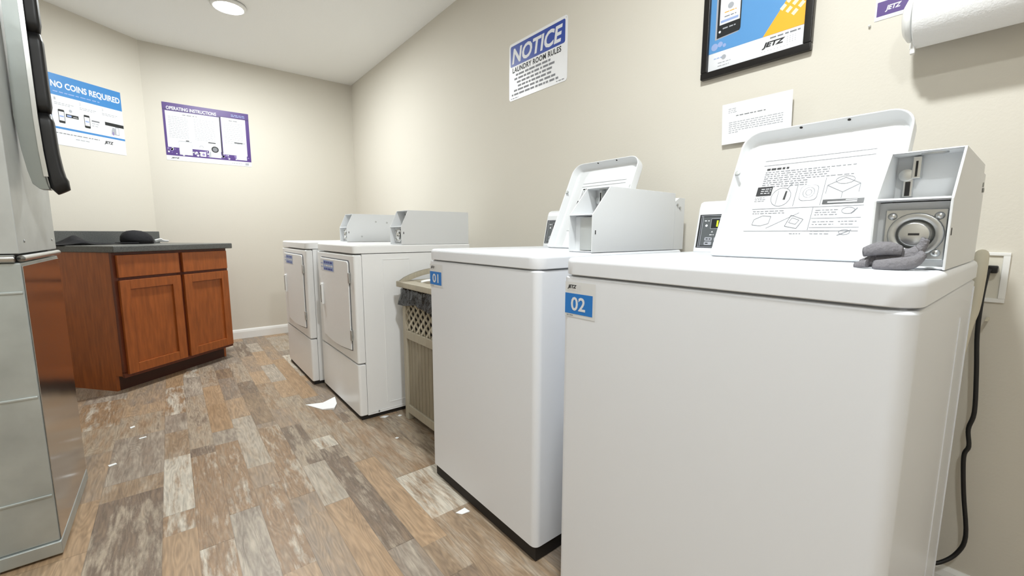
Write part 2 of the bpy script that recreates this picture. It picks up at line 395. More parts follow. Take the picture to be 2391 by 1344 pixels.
def lock_front(hs, x0, y0, z0, w, fz):
    a = MB(); yc = y0+w*.44; zc = z0+fz*.50; pw = w*.80; ph = fz*.74
    a.box(x0+.020, x0+.030, y0+.006, y0+.006+pw, zc-ph/2, zc+ph/2, .002)
    a.lathe((x0+.020, yc, zc), (-1, 0, 0), [(0, .036), (.004, .036), (.006, .034), (.006, .026), (.001, .024), (.001, .020)])
    lp = a.build('lock_plate', M_zinc, hs)
    a = MB(); a.lathe((x0+.019, yc, zc), (-1, 0, 0), [(0, .020), (.010, .020), (.012, .018), (.012, .0005)]); ck = a.build('lock_cylinder', M_chrome, lp)
    a = MB(); a.box(x0+.0060, x0+.0072, yc-.007, yc+.007, zc-.0018, zc+.0018); a.build('keyhole', M_dark, ck)
    for sy in (y0+.016, y0+pw-.004):
        for sz in (zc-ph/2+.012, zc+ph/2-.012):
            a = MB(); a.lathe((x0+.020, sy, sz), (-1, 0, 0), [(0, .0065), (.002, .0062), (.004, .004), (.0045, .0005)], 14); a.build('screw', M_chrome, lp)
def finish_box(hs, x0, y0, z0, w, H, L, bracket):
    # rear bracket behind the box
    if bracket:
        a = MB(); xb = x0+L; a.prism([(xb+.004, z0), (xb+.004, z0+H*.86), (xb+.03, z0+H*.93), (xb+bracket, z0+H*.93), (xb+bracket, z0)], 1, y0+.002, y0+w-.002, .001)
        a.build('rear_bracket', M_white2, hs)
        for k in (0, 1):
            a = MB(); a.cyl((xb+.018+.018*k, y0+.002, z0+H*(.80-.05*k)), .005, (0, -1, 0), .003, 12); a.build('screw', M_zinc, hs)
    a = MB(); a.box(x0+.012, x0+.016, y0-.0006, y0+.001, z0+.056, z0+.068); a.build('latch_slot', M_dark, hs)
    return hs

# ------------------------------------------------------------------ washers (local: x front->wall, y away from camera, z up)
ZT = .932
def make_washer(loc, w, d, label, num, lid_x, lid_top, lid_y0, lid_y1, lid_h, cb_y, cb_x, cb_L, toe, lock):
    t = empty('washing_machine', loc, label, 'washing machine', 'top loading coin washers')
    a = MB(); R = (.022, .008, .008, .022)
    a.loft([rrect(0, d, 0, w, 0, toe+.0, 5, .004, R), rrect(0, d, 0, w, 0, toe+.004, 5, 0, R), rrect(0, d, 0, w, 0, ZT-.050, 5, 0, R),
            rrect(0, d, 0, w, 0, ZT-.045, 5, .005, R), rrect(0, d, 0, w, 0, ZT-.045, 5, .014, R), rrect(0, d, 0, w, 0, ZT-.036, 5, .014, R)], cap0=False, cap1=False)
    bd = a.build('cabinet_body', M_white, t)
    a = MB(); a.box(.012, d-.02, .010, w-.010, .004, toe+.03); a.build('underside_shade', M_dark, t)  # dark block standing in for the black shade under the washer
    for fx in (.05, d-.05):
        for fy in (.05, w-.05):
            a = MB(); a.cyl((fx, fy, .0), .02, (0, 0, 1), .006, 14); a.build('foot', M_black, t)
    # stamped line and rear flange on the near side
    a = MB(); a.box(d*.70, d*.70+.004, -.0016, .001, toe+.04, ZT-.11, .0007); a.box(d-.022, d-.016, -.002, .001, toe, ZT-.06, .0007)
    a.box(.30, .42, -.0014, .001, toe+.055, toe+.075, .0006); a.build('side_crease', M_white, bd)
    # top deck with loading opening
    RT = (.038, .012, .012, .038); oy0, oy1 = lid_y0+.018, lid_y1-.018; ox0, ox1 = .045, lid_x-.015
    def ring(z, ins): return rrect(0, d, 0, w, 0, z, 6, ins, RT)
    def inner(z, ins): return rrect(ox0, ox1, oy0, oy1, .05, z, 6, ins)
    a = MB(); a.loft([ring(ZT-.041, .006), ring(ZT-.041, .001), ring(ZT-.039, -.002), ring(ZT-.012, -.002), ring(ZT-.005, 0), ring(ZT-.0015, .004), ring(ZT, .010),
                      inner(ZT, -.006), inner(ZT-.003, 0), inner(ZT-.03, .003), inner(ZT-.032, .03)], cap0=False, cap1=False)
    a.build('top_deck', M_white, t)
    a = MB(); cx, cy = (ox0+ox1)/2, (oy0+oy1)/2
    a.lathe((cx, cy, ZT-.026), (0, 0, -1), [(0, .125), (.004, .122), (.02, .118), (.20, .116), (.21, .03), (.21, .001)], 32); a.build('wash_tub', M_chrome, t)
    # lid
    hx, hz = lid_x, ZT+.004; tv = Vector((lid_top-lid_x, 0, lid_h)); LL = tv.length; tv.normalize()
    U = Vector((0, -1, 0)); N = U.cross(tv)                                # faces the aisle
    O = Vector((hx, lid_y1, hz)); lw = lid_y1-lid_y0
    T = Matrix(((U.x, tv.x, N.x, O.x), (U.y, tv.y, N.y, O.y), (U.z, tv.z, N.z, O.z), (0, 0, 0, 1)))
    RL = (.008, .008, .045, .045)
    a = MB(); a.T = T
    def lr(z, ins): return rrect(0, lw, 0, LL, 0, z, 7, ins, RL)
    a.loft([lr(-.038, .012), lr(-.036, .003), lr(-.030, 0), lr(-.002, 0), lr(0, .0012), lr(0, .0035), lr(-.003, .005), lr(-.026, .010), lr(-.031, .016), lr(-.0315, .030)])
    lid = a.build('lid', M_white2, t)
    for k in (.38, .66):                                                    # plug holes in the rim
        a = MB(); a.T = T; a.cyl((lw*k-.0, LL-.0066, -.006), .0035, (0, 1, 0), .002, 10); a.build('rim_hole', M_dark, lid)
    for u, v in ((lw-.022, LL*.70), (.010, LL*.66)):
        a = MB(); a.T = T; a.cyl((u, v, -.032 if u > .1 else -.004), .0085 if u > .1 else .006, (0, 0, 1), .006, 14); a.build('bumper', M_greyp, lid)
    # printed instructions inside the lid
    p = Print((0, 0, 0), (1, 0, 0), (0, 0, 1), (0, 1, 0)); p.T = T @ Matrix.Translation((0, 0, -.0315)); p.th = .0002; g = M_grey; lg = M_grey; p.wk = 1.8
    u0, u1 = lw*.17, lw*.83; b = LL*.24; tp = LL*.80
    p.line(u0, tp-.004, u1, tp-.004, .0007, lg); p.line(u0, tp-.018, u1, tp-.018, .0007, lg)
    p.words(u0+.010, tp-.033, u0+.066, .0055, M_ink, 3, 1.6, (1, 2.5))
    for i in range(8): p.words(u0+.008, tp-.040-.0062*i, u0+(.15 if i in (1, 2, 3) else .20 if i < 5 else .11), .0022, g, wl=(2, 5))
    by = tp-.108
    p.rect(u0, by, u0+.036, by+.026, M_ink, 3)
    for i in range(3): p.words(u0+.010, by+.006+.006*i, u0+.034, .002, M_print_w, 4)
    for i in range(3): p.words(u0, by-.006-.005*i, u0+.026, .0014, g)
    def loop(cu, cv, a_, b_, n=16, k=.0007): p.outline([(cu+a_*math.cos(2*math.pi*i/n), cv+b_*math.sin(2*math.pi*i/n)) for i in range(n)], k, g)
    loop(u0+.060, by-.006, .022, .026); p.shape([(u0+.066, by-.014), (u0+.071, by-.014), (u0+.072, by+.010), (u0+.068, by+.010)], M_ink, 3)
    p.line(u0+.052, by-.028, u0+.052, by+.012, .0006, g); p.line(u0+.070, by+.016, u0+.080, by+.034, .0008, g)
    p.line(u0+.092, by-.034, u0+.092, by+.030, .0007, g)
    p.rr(u0+.100, by-.020, u0+.138, by+.022, .01, lg, 1); p.rr(u0+.101, by-.019, u0+.137, by+.021, .01, M_print_w, 2); loop(u0+.119, by+.002, .012, .014); loop(u0+.119, by+.002, .006, .008)
    p.line(u0+.148, by-.034, u0+.148, by+.040, .0007, g)
    bu = u0+.186; p.outline([(bu-.032, by+.018), (bu, by-.002), (bu+.030, by+.018), (bu, by+.036)], .0008, g); loop(bu, by+.030, .018, .010)
    p.line(bu-.032, by+.018, bu-.032, by-.004, .0007, g); p.line(bu+.030, by+.018, bu+.030, by-.004, .0007, g); p.line(bu, by-.002, bu, by-.018, .0007, g)
    p.rect(u0+.152, by-.032, u1-.002, by-.020, M_pbezel, 3); p.rect(u0+.162, by-.029, u1-.014, by-.026, M_print_w, 4); p.rect(u0+.196, by-.024, u1-.014, by-.022, M_print_w, 4)
    ly = by-.038; p.line(u0, ly, u1, ly, .0007, lg)
    for i in range(2): p.words(u0+.004, ly-.008-.006*i, u0+.078, .0018, g)
    p.outline([(u0+.010, ly-.045), (u0+.012, ly-.030), (u0+.030, ly-.020), (u0+.050, ly-.022), (u0+.048, ly-.042), (u0+.03, ly-.048)], .0007, g)
    p.line(u0+.045, ly-.055, u0+.110, ly-.014, .0006, lg)
    p.outline([(u0+.086, ly-.050), (u0+.094, ly-.020), (u0+.122, ly-.032), (u0+.112, ly-.056)], .0008, g); p.outline([(u0+.093, ly-.040), (u0+.098, ly-.027), (u0+.114, ly-.034), (u0+.108, ly-.045)], .0006, g)
    p.line(u0+.136, ly, u0+.136, b-.002, .0007, g)
    for i in range(3): p.words(u0+.142, ly-.010-.006*i, u0+.186, .0018, g)
    loop(u1-.026, ly-.012, .012, .008); p.line(u1-.02, ly-.02, u1-.01, ly-.006, .0012, g)
    p.line(u0+.138, ly-.030, u1, ly-.030, .0006, lg)
    for i in range(2): p.words(u0+.142, ly-.040-.007*i, u0+.184, .0018, g)
    p.words(u1-.04, ly-.040, u1-.006, .0018, g); p.words(u1-.034, ly-.047, u1-.012, .0018, g)
    p.line(u0+.138, ly-.054, u1, ly-.054, .0006, lg)
    for i in range(2): p.words(u0+.142, ly-.064-.007*i, u0+.180, .0018, g)
    loop(u1-.024, ly-.066, .010, .006); p.line(u1-.036, ly-.074, u1-.012, ly-.060, .0010, g)
    p.line(u0-.006, b-.004, u1, b-.004, .0007, lg); p.words(u0+.100, b-.012, u0+.124, .0018, g)
    p.build('printed_instructions', None, lid)
    # control hood with display
    hx0, hx1 = .585, .690; yA, yB = .135, w-.020
    a = MB(); rings = []
    prof = [(hx0, ZT-.002), (hx0, ZT+.006), (hx0+.028, ZT+.140), (hx0+.036, ZT+.158), (hx0+.052, ZT+.164), (hx1, ZT+.164), (hx1, ZT-.002)]
    a.prism(prof, 1, yA, yB, .004); hood = a.build('control_hood', M_white2, t)
    tv2 = Vector((.028, 0, .134)).normalized(); Nn = Vector((0, -1, 0)).cross(tv2)
    p = Print((hx0+.002, yB-.008, ZT+.014), (0, -1, 0), Nn, tv2); p.T = Matrix.Translation(Nn*.0012) @ p.T; p.th = .0
    p.rect(0, 0, .300, .108, M_pbezel, 0); p.rect(.010, .007, .288, .100, M_panel, 1)
    for u_ in (.004, .0): p.line(.007+u_*1.2, .004, .007+u_*1.2, .104, .0016, M_lgrey, 2)
    p.line(.004, .104, .296, .104, .0016, M_lgrey, 2); p.line(.004, .003, .296, .003, .0016, M_lgrey, 2)
    p.rect(.040, .062, .130, .094, M_pbezel, 2); p.outline([(.040, .062), (.130, .062), (.130, .094), (.040, .094)], .0014, M_lgrey, 3)
    p.words(.018, .086, .034, .003, M_print_w, 2); p.disc(.026, .072, .004, M_print_w, 2)
    for i in range(3): p.shape([(.044+.022*i, .050), (.050+.022*i, .050), (.047+.022*i, .055)], M_print_w, 2); p.words(.040+.022*i, .041, .054+.022*i, .0025, M_print_w, 2)
    for r_ in range(2):
        for c_ in range(4): p.rr(.026+.030*c_, .009+.014*r_, .050+.030*c_, .020+.014*r_, .003, M_lgrey, 2); p.words(.030+.030*c_, .013+.014*r_, .046+.030*c_, .003, M_pbezel, 3)
    cp = p.build('control_panel', None, hood)
    if num == '02':
        p = Print((hx0+.002, yB-.008, ZT+.014), (0, -1, 0), Nn, tv2); p.T = Matrix.Translation(Nn*.0024) @ p.T; p.th = 0
        p.text('1.75', .058, .068, .112, .088, M_led, 0, bold=.02); p.build('price_digits', None, cp)
    coin_box(t, cb_x, cb_y, ZT+.0005, .0985, .205, cb_L, .115, .082, lock=lock)
    # number sticker: company mark above a blue panel with the number
    p = Print((-.0003, w-.012, ZT-.055), (0, -1, 0), (-1, 0, 0)); p.T = p.T @ Matrix.Translation((0, -.085, 0)); p.th = .0002
    p.rect(0, -.004, .096, .082, mat('sticker_white', S(222, 223, 224), .4), 0); jetz(p, .008, .064, .030, .011, M_ink, M_lgrey)
    p.rect(.0, .004, .088, .054, M_blue, 1); p.text(num, .020, .012, .066, .046, M_print_w, 2, bold=.02)
    p.words(.006, -.001, .030, .002, M_grey, 2)
    p.build('number_sticker', None, t)
    return t

make_washer((.757, .095, 0), .650, .698, 'nearest white top loading washer with its lid open, sticker 02 on its front', '02',
            .343, .505, .103, .453, .328, .0025, .213, .395, .05, True)
make_washer((.780, .863, 0), .632, .735, 'second white top loading washer, sticker 01, standing beside the trash can', '01',
            .440, .600, .102, .432, .346, .0025, .225, .455, .05, False)

# ------------------------------------------------------------------ dryers
def make_dryer(loc, w, d, label, top, side_screws=False):
    t = empty('clothes_dryer', loc, label, 'dryer', 'front loading coin dryers')
    a = MB(); R = (.014, .006, .006, .014)
    a.loft([rrect(.0418, d, 0, w, 0, .022, 4, 0, (.002,)*4), rrect(.0418, d, 0, w, 0, top-.046, 4, 0, (.002,)*4)], smooth=False)
    body = a.build('cabinet_body', M_dryer, t)
    a = MB(); a.box(.010, d-.02, .008, w-.008, .001, .03); a.build('underside_shade', M_dark, t)  # dark filler imitating the shade in the gap below the dryer
    a = MB(); a.loft([rrect(0, .040, .0, w, 0, z, 4, i, (.014, .002, .002, .014)) for z, i in ((.024, .004), (.028, 0), (.300, 0), (.304, .004))]); a.build('lower_front_panel', M_dryer, t)
    a = MB(); a.loft([rrect(0, .040, .0, w, 0, z, 4, i, (.014, .002, .002, .014)) for z, i in ((.311, .004), (.315, 0), (top-.058, 0), (top-.050, .004))]); uf = a.build('upper_front_panel', M_dryer, t)
    a = MB(); RT = (.030, .008, .008, .030)
    a.loft([rrect(0, d, 0, w, 0, z, 5, i, RT) for z, i in ((top-.043, .002), (top-.041, 0), (top-.009, 0), (top-.003, .002), (top, .008))]); a.build('top_deck', M_dryer, t)
    # door: rounded panel with curved lower edge, standing proud of the front
    y0, y1, z0, z1 = .075, w-.095, .375, top-.085
    def door_ring(x, ins):
        pts = []
        for k in range(9):                                                 # sagging bottom edge from y0 to y1
            s_ = k/8; pts.append((x, y0+ins+(y1-y0-2*ins)*s_, z0+ins-.018*math.sin(math.pi*s_)+.020*s_*0))
        for k in range(6):
            an = math.pi/2*k/5; pts.append((x, y1-ins-.02*(1-math.cos(an)), z1-ins-.02*(1-math.sin(an))))
        for k in range(6):
            an = math.pi/2*k/5; pts.append((x, y0+ins+.02*(1-math.sin(an)), z1-ins-.02*(1-math.cos(an))))
        return pts
    a = MB(); a.loft([door_ring(-.0005, -.006), door_ring(-.001, -.006)]); a.build('door_gap', M_grey, uf)
    a = MB(); a.loft([door_ring(0.0, 0), door_ring(-.007, 0), door_ring(-.009, .003)]); dr = a.build('door', M_dryer, t)
    a = MB(); hz0, hz1, hy = .560, .690, y1-.022
    a.box(-.022, -.008, hy-.022, hy, hz0, hz1, .004); a.build('door_handle', M_dryer, dr)
    a = MB(); a.box(-.0235, -.0215, hy-.014, hy-.009, hz0+.012, hz1-.012); a.build('handle_recess', M_dark, dr)
    for hz in (.455, .760):
        a = MB(); a.box(-.012, -.001, y0-.018, y0-.006, hz-.028, hz+.028, .002); a.build('hinge', M_zinc, dr)
    p = Print((-.0093, y1-.012, z1-.075), (0, -1, 0), (-1, 0, 0)); p.th = .0001; p.rect(0, 0, .265, .066, M_print_w, 0); p.rect(.060, .004, .258, .062, M_lblue, 1)
    for i in range(3): p.words(.075, .046-.019*i, .245, .010, M_nblue if i != 1 else M_print_w, 2)
    p.words(.008, .040, .050, .006, M_lblue, 1); p.words(.008, .020, .050, .006, M_lblue, 1)
    p.build('door_sticker', None, dr)
    # embossed side panel, bottom slots
    a = MB()
    for (xa, xb, za, zb) in ((.150, .153, .075, top-.075), (.300, .303, .11, top-.078), (.150, .303, top-.078, top-.075), (.165, .30, .066, .070)):
        a.box(xa, xb, -.0018, .001, za, zb, .0008)
    a.box(.060, .300, -.0015, .001, .0335, .0360, .0006); a.build('side_embossing', M_dryer, body)
    a = MB(); a.box(.098, .106, -.001, .001, .028, .037); a.build('side_slot', M_dark, body)
    for dx, dz in ((.10, .035), (.20, .135), (.28, .130)) if side_screws else ():
        a = MB(); a.cyl((.262+dx, .004, top+dz), .0055, (0, -1, 0), .003, 12); a.build('side_screw', M_zinc, t)
    coin_box(t, .262, .004, top+.0005, .148, .185, .43, .095, .042, bracket=0)
    return t
make_dryer((.718, 2.179, 0), .684, .70, 'nearer white front loading dryer, standing just past the trash can', .930)
make_dryer((.663, 2.915, 0), .705, .70, 'farther white front loading dryer, last machine before the back wall', .934, True)

# ------------------------------------------------------------------ trash can
t = empty('trash_can', (.925, 1.60, 0), 'greige wicker-look outdoor trash can between dryer and washer 01', 'trash can')
W_, D_, H_ = .475, .42, .735
a = MB()
for x in (0, D_-.035):
    for y in (0, W_-.035): a.box(x, x+.035, y, y+.035, 0, H_-.03, .003)
for z in (.040, .445, .675):
    a.box(.002, .028, .03, W_-.03, z, z+.045, .003); a.box(D_-.028, D_-.002, .03, W_-.03, z, z+.045, .003)
    a.box(.03, D_-.03, .002, .028, z, z+.045, .003); a.box(.03, D_-.03, W_-.028, W_-.002, z, z+.045, .003)
a.build('frame', M_trash, t)
a = MB(); a.box(.014, .020, .03, W_-.03, .08, .45); a.box(.03, D_-.03, W_-.020, W_-.014, .08, .45); a.box(.03, D_-.03, .014, .020, .08, .45); a.box(D_-.02, D_-.014, .03, W_-.03, .08, .45)
n = 11
for i in range(n): a.box(.011, .015, .036+i*(W_-.07)/n, .036+(i+.88)*(W_-.07)/n, .085, .445, .001)
a.build('lower_panel', M_trashd, t)
a = MB(); nn = 16
for i in range(nn):
    y = .038+i*(W_-.076)/(nn-1)
    a.tube([(.012+.005*math.sin(k*math.pi+math.pi/2+i*math.pi), y+.0025*math.cos(k*math.pi), .488+k*.024) for k in range(9)], .0058, 6, 3)
for k in range(9): a.box(.017, .020, .03, W_-.03, .495+k*.024, .501+k*.024)
for i in range(12):
    x = .040+i*(D_-.08)/11
    a.tube([(x+.004*math.cos(k*1.7+i), W_-.014+.004*math.sin(k*1.9+i), .488+k*.024) for k in range(9)], .0052, 6, 2)
a.build('woven_panel', M_trash, t)
a = MB(); a.box(.022, .026, .03, W_-.03, .46, .70); a.box(.03, D_-.03, W_-.026, W_-.022, .46, .70); a.build('inner_bin', M_dark, t)
def bag_ring(z, out, amp, ph):
    pts = []; n = 60
    for i in range(n):
        s_ = i/n*4; k = int(s_); f = s_-k; c = [(0, 0), (D_, 0), (D_, W_), (0, W_)]; p0 = c[k]; p1 = c[(k+1) % 4]
        x = p0[0]+(p1[0]-p0[0])*f; y = p0[1]+(p1[1]-p0[1])*f; cx, cy = D_/2, W_/2
        q = out+amp*math.sin(i*1.9+ph)+amp*.6*math.sin(i*.83+ph*2)
        pts.append((cx+(x-cx)*(1+q/(D_/2)), cy+(y-cy)*(1+q/(W_/2)), z+amp*1.5*math.sin(i*.7+ph)))
    return pts
a = MB(); a.loft([bag_ring(.712, -.003, .001, 0), bag_ring(.700, .006, .003, 1), bag_ring(.670, .010, .006, 2), bag_ring(.645, .012, .007, 3), bag_ring(.628, .008, .006, 4)], cap0=False, cap1=False)
a.build('bin_liner', M_bag, t)
a = MB(); hh = .715
a.box(-.022, .050, -.022, W_+.022, hh, hh+.030, .004); a.box(D_-.05, D_+.022, -.022, W_+.022, hh, hh+.030, .004)
a.box(.05, D_-.05, -.022, .04, hh, hh+.030, .004); a.box(.05, D_-.05, W_-.04, W_+.022, hh, hh+.030, .004)
for y in (-.010, W_-.012):
    arc = [(x_, hh+.030+.060*math.sin(math.pi*(x_+.015)/(D_+.03))**.8) for x_ in [-.015+(D_+.03)*i/14 for i in range(1, 14)]]
    a.prism([(-.015, hh+.028)] + arc + [(D_+.015, hh+.028)] + [(x_, max(hh+.027, z_-.026)) for x_, z_ in arc[::-1]], 1, y, y+.022)
a.build('lid_frame', M_trash, t)
a = MB(); a.box(.045, D_-.045, .035, W_-.035, hh+.006, hh+.014); a.build('swing_flap', M_trashd, t)
a = MB(); a.tube([(1.00, 2.00, .742), (1.03, 1.96, .752), (1.08, 1.92, .748), (1.12, 1.93, .748)], lambda s: .010*(1-.4*s), 8, 4, .4)
tag(a.build('crumpled_wrapper', M_paper), 'crumpled pale wrapper lying on top of the trash can', 'litter')

# ------------------------------------------------------------------ base cabinet on the angled wall
# local frame: x runs along the front from the right end to the left end seen from the room, y goes to the wall
cab_o = Vector((X1 - .109*SN + .782*CS, BACK_Y - .109*CS - .782*SN, 0))
rz = math.atan2(-CS, -SN)
t = empty('base_cabinet', cab_o, 'reddish cherry base cabinet with two doors against the angled wall', 'cabinet', rz=rz)
CW, CD, CH = .802, .600, .871
# local y: from the front toward the angled wall is -y after this rotation, so depths are negative
Y = lambda v: -v
def bxc(a, x0, x1, d0, d1, z0, z1, bev=0): a.box(x0, x1, -d1, -d0, z0, z1, bev)
a = MB(); bxc(a, 0, CW, .02, CD, .10, CH); bxc(a, 0, .018, .075, CD, 0, .10); bxc(a, CW-.018, CW, .075, CD, 0, .10); a.build('carcass', M_wood, t)
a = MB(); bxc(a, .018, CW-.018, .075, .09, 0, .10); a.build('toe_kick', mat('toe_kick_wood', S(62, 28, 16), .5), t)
a = MB(); bxc(a, 0, CW, 0, .02, .092, .13, .001); bxc(a, 0, CW, 0, .02, .845, CH, .001)
for x0, x1 in ((0, .035), (.355, .415), (CW-.035, CW)): bxc(a, x0, x1, 0, .02, .12, .85, .001)
bxc(a, .03, CW-.03, 0, .02, .69, .72, .001); a.build('face_frame', M_woodd, t)
for x0, x1 in ((.012, .372), (.398, .785)):
    a = MB(); bxc(a, x0, x1, -.018, 0, .718, .855, .003); a.build('drawer', M_wood, t)
    a = MB(); z0, z1, fw_ = .112, .700, .058
    bxc(a, x0, x0+fw_, -.018, 0, z0, z1, .002); bxc(a, x1-fw_, x1, -.018, 0, z0, z1, .002)
    bxc(a, x0+fw_, x1-fw_, -.018, 0, z0, z0+fw_, .002); bxc(a, x0+fw_, x1-fw_, -.018, 0, z1-fw_, z1, .002)
    bxc(a, x0+fw_, x1-fw_, -.006, 0, z0+fw_, z1-fw_); a.build('door', M_wood, t)
ct = empty('countertop', cab_o, 'dark grey speckled countertop with backsplash on the cherry cabinet', 'countertop', rz=rz)
a = MB(); a.box(-.030, CW+.012, -CD-.03, .036, CH+.001, CH+.041, .006, 3); a.build('slab', M_counter, ct)
a = MB(); a.box(.010, CW+.012, -CD-.03, -CD-.008, CH+.041, CH+.131, .003); a.build('backsplash', M_counter, ct)
Mc = Matrix.Translation(cab_o) @ Matrix.Rotation(rz, 4, 'Z'); CT = CH+.041
# black cap, dark cloth, scrap of paper on the counter
capo = Mc @ Vector((.325, -.42, CT))
t = empty('baseball_cap', capo, 'dark navy cap lying on the countertop near its right end', 'cap', rz=rz)
a = MB(); a.loft([[(rx*math.cos(2*math.pi*i/24)+ox, ry*math.sin(2*math.pi*i/24), z) for i in range(24)] for z, rx, ry, ox in
                  ((.001, .098, .078, 0), (.03, .100, .080, .002), (.055, .094, .074, .006), (.078, .074, .058, .012), (.092, .045, .034, .018), (.097, .006, .005, .02))])
a.build('crown', M_cloth, t)
a = MB(); a.loft([[(.050+(.085+i2)*math.cos(math.pi*(k/16-.5)) if True else 0, (.078)*math.sin(math.pi*(k/16-.5)), z) for k in range(17)] for z, i2 in ((.002, 0), (.008, 0), (.012, -.004))]); a.build('brim', M_cloth, t)
clo = Mc @ Vector((.680, -.42, CT))
a = MB(); NX, NY = 26, 12; G = []
for i in range(NX+1):
    row = []
    for j in range(NY+1):
        u, v = i/NX*2-1, j/NY*2-1
        r_ = max(0, 1-u*u)*max(0, 1-v*v)
        h_ = .003+r_*(.016+.012*math.sin(u*5+1)+.010*math.cos(v*6+u*4)+.022*math.exp(-((u-.25)/.22)**2))
        row.append(a.v((u*.19+.01*math.sin(v*7), v*.09+.012*math.sin(u*6), max(.002, h_*1.1))))
    G.append(row)
for i in range(NX):
    for j in range(NY): a.f([G[i][j], G[i+1][j], G[i+1][j+1], G[i][j+1]], True)
a.f([G[i][0] for i in range(NX+1)] + [G[NX][j] for j in range(1, NY+1)] + [G[i][NY] for i in range(NX-1, -1, -1)] + [G[0][j] for j in range(NY-1, 0, -1)])
o = a.build('folded_cloth', M_cloth); o.location = clo; o.rotation_euler.z = rz
tag(o, 'crumpled black cloth lying flat on the countertop, left of the cap', 'cloth')
a = MB(); a.tube([(0, 0, .010), (-.03, .01, .022), (-.06, 0, .014), (-.10, .01, .012)], lambda s: .02*(1-.6*s), 8, 4, .35)
o = a.build('crumpled_paper', M_paper); o.location = Mc @ Vector((.205, -.42, CT+.004)); o.rotation_euler.z = rz
tag(o, 'crumpled white paper on the countertop, right of the cap', 'paper')

# ------------------------------------------------------------------ metal machine at the left edge
t = empty('metal_cabinet', (-.335, 1.81, 0), 'tall grey sheet metal cabinet with polished front, cut by the left frame edge', 'cabinet')
WX, DY = .80, .51
a = MB(); a.box(-WX, 0, 0, DY, .050, .905, .004); a.build('lower_body', M_galv, t)
a = MB(); a.box(.0003, .0025, .004, DY-.004, .052, .895, .0008); a.build('polished_front', M_pol, t)
a = MB(); a.box(-WX, .004, -.008, DY+.002, .008, .050, .004); a.box(-WX+.03, -.02, .02, DY-.02, 0, .012); a.build('base_rail', M_galv, t)
a = MB()
for z in (.82, .51, .20): a.box(-WX, -.003, -.004, .001, z-.004, z+.004, .002)
a.build('seam_rib', M_galv, t)
a = MB(); a.tube([(-WX, -.004, .917), (-.010, -.004, .917)], .011, 12, 1); a.tube([(.002, 0, .917), (.002, DY, .917)], .009, 12, 1); a.build('rolled_edge', M_chrome, t)
a = MB(); a.box(-WX, .0, .0, DY, .930, 2.25, .003); ub = a.build('upper_body', M_greyp, t)
a = MB(); a.box(-WX+.02, -.02, .02, DY-.02, .905, .93); a.build('neck', M_dark, t)
for yy in (.07, .45):
    a = MB(); a.lathe((0, yy, .965), (1, 0, 0), [(0, .005), (.002, .004), (.0025, .0005)], 12); a.build('rivet', M_zinc, ub)
# curved shell and black padded strip on the front, seen edge on
px0 = .335; ys0, ys1 = .135, .175
sh_l = [(-.012, 2.20), (0.012, 1.70), (.010, 1.54), (.006, 1.42), (.004, 1.33), (.010, 1.237), (.017, 1.175), (.024, 1.137), (.038, 1.122)]
sh_r = [(.020, 2.20), (.045, 1.70), (.046, 1.54), (.044, 1.42), (.044, 1.33), (.048, 1.237), (.050, 1.175), (.054, 1.137), (.058, 1.122)]
a = MB(); pts = [(max(.002, x), z) for x, z in sh_l] + sh_r[::-1]; a.prism(pts, 1, ys0-.010, ys1, .001); a.build('curved_shell', M_greyd, t)
a = MB(); a.prism([(.020, 2.20), (.030, 2.20), (.054, 1.70), (.054, 1.42), (.054, 1.33), (.056, 1.237), (.060, 1.160), (.050, 1.160), (.046, 1.237), (.044, 1.33), (.044, 1.54), (.044, 1.70)], 1, ys0-.014, ys0-.008); a.build('shell_lip', M_chrome, t)
cen = [(.048, 2.20), (.062, 1.70), (.0625, 1.60), (.0625, 1.45), (.0640, 1.335), (.0665, 1.24), (.071, 1.178), (.079, 1.135), (.086, 1.117)]
def cenx(z):
    for (xa, za), (xb, zb) in zip(cen, cen[1:]):
        if zb <= z <= za: return xa+(xb-xa)*(za-z)/(za-zb)
    return cen[-1][0]
cuts = [2.18, 1.865, 1.583, 1.352, 1.117]
for za, zb in zip(cuts, cuts[1:]):
    a = MB(); rings = []; n = 10
    for k in range(n+1):
        s_ = k/n; z = za+(zb-za)*s_; e = .0015+min(1, min(s_, 1-s_)*12)**.5
        e = min(1, e); last = zb < 1.12
        hw = .0188*(.80+.20*e); hy = .020*(.7+.3*e)
        if last and s_ > .55: hw *= 1.0+.25*(s_-.55)
        if last and k == n: hw *= .85
        c = cenx(z-.0); rings.append([(p[0], p[1], z-(0 if not (last and k >= n-1) else .012*(p[0]-c)/.02*-1)) for p in rrect(c-hw, c+hw, (ys0+ys1)/2-hy, (ys0+ys1)/2+hy, .010, z, 3)])
    a.loft(rings); a.build('pad_segment', M_black, t)

# ------------------------------------------------------------------ signs on the right wall (u runs toward the camera)
UR, NR = (0, -1, 0), (-1, 0, 0)
p = Print((WALL_X, 2.021, 1.744), UR, NR); w, h = .459, .306; p.base(w, h, M_sign_w, .002, .016)
p.rr(.012, h-.125, w-.016, h-.014, .010, M_nblue, 1)
p.text('NOTICE', .026, h-.112, w-.034, h-.030, M_print_w, 2, bold=.03, shear=.18)
p.text('LAUNDRY ROOM RULES', .030, h-.160, w-.042, h-.132, M_ink, 2, bold=.03, space=1.08)
for i, (a0, a1) in enumerate(((.13, .74), (.10, .84), (.15, .78), (.17, .76), (.09, .82), (.05, .90))):
    p.words(w*a0, h-.180-.0205*i, w*a1, .0105, M_grey, 2, dens=1.3, wl=(1.2, 4.5))
p.words(.016, .008, .085, .004, M_grey); p.words(w-.075, .010, w-.02, .004, M_grey)
p.disc(.010, .012, .0025, M_zinc, 2, 8); p.disc(w-.010, h-.012, .0025, M_zinc, 2, 8)
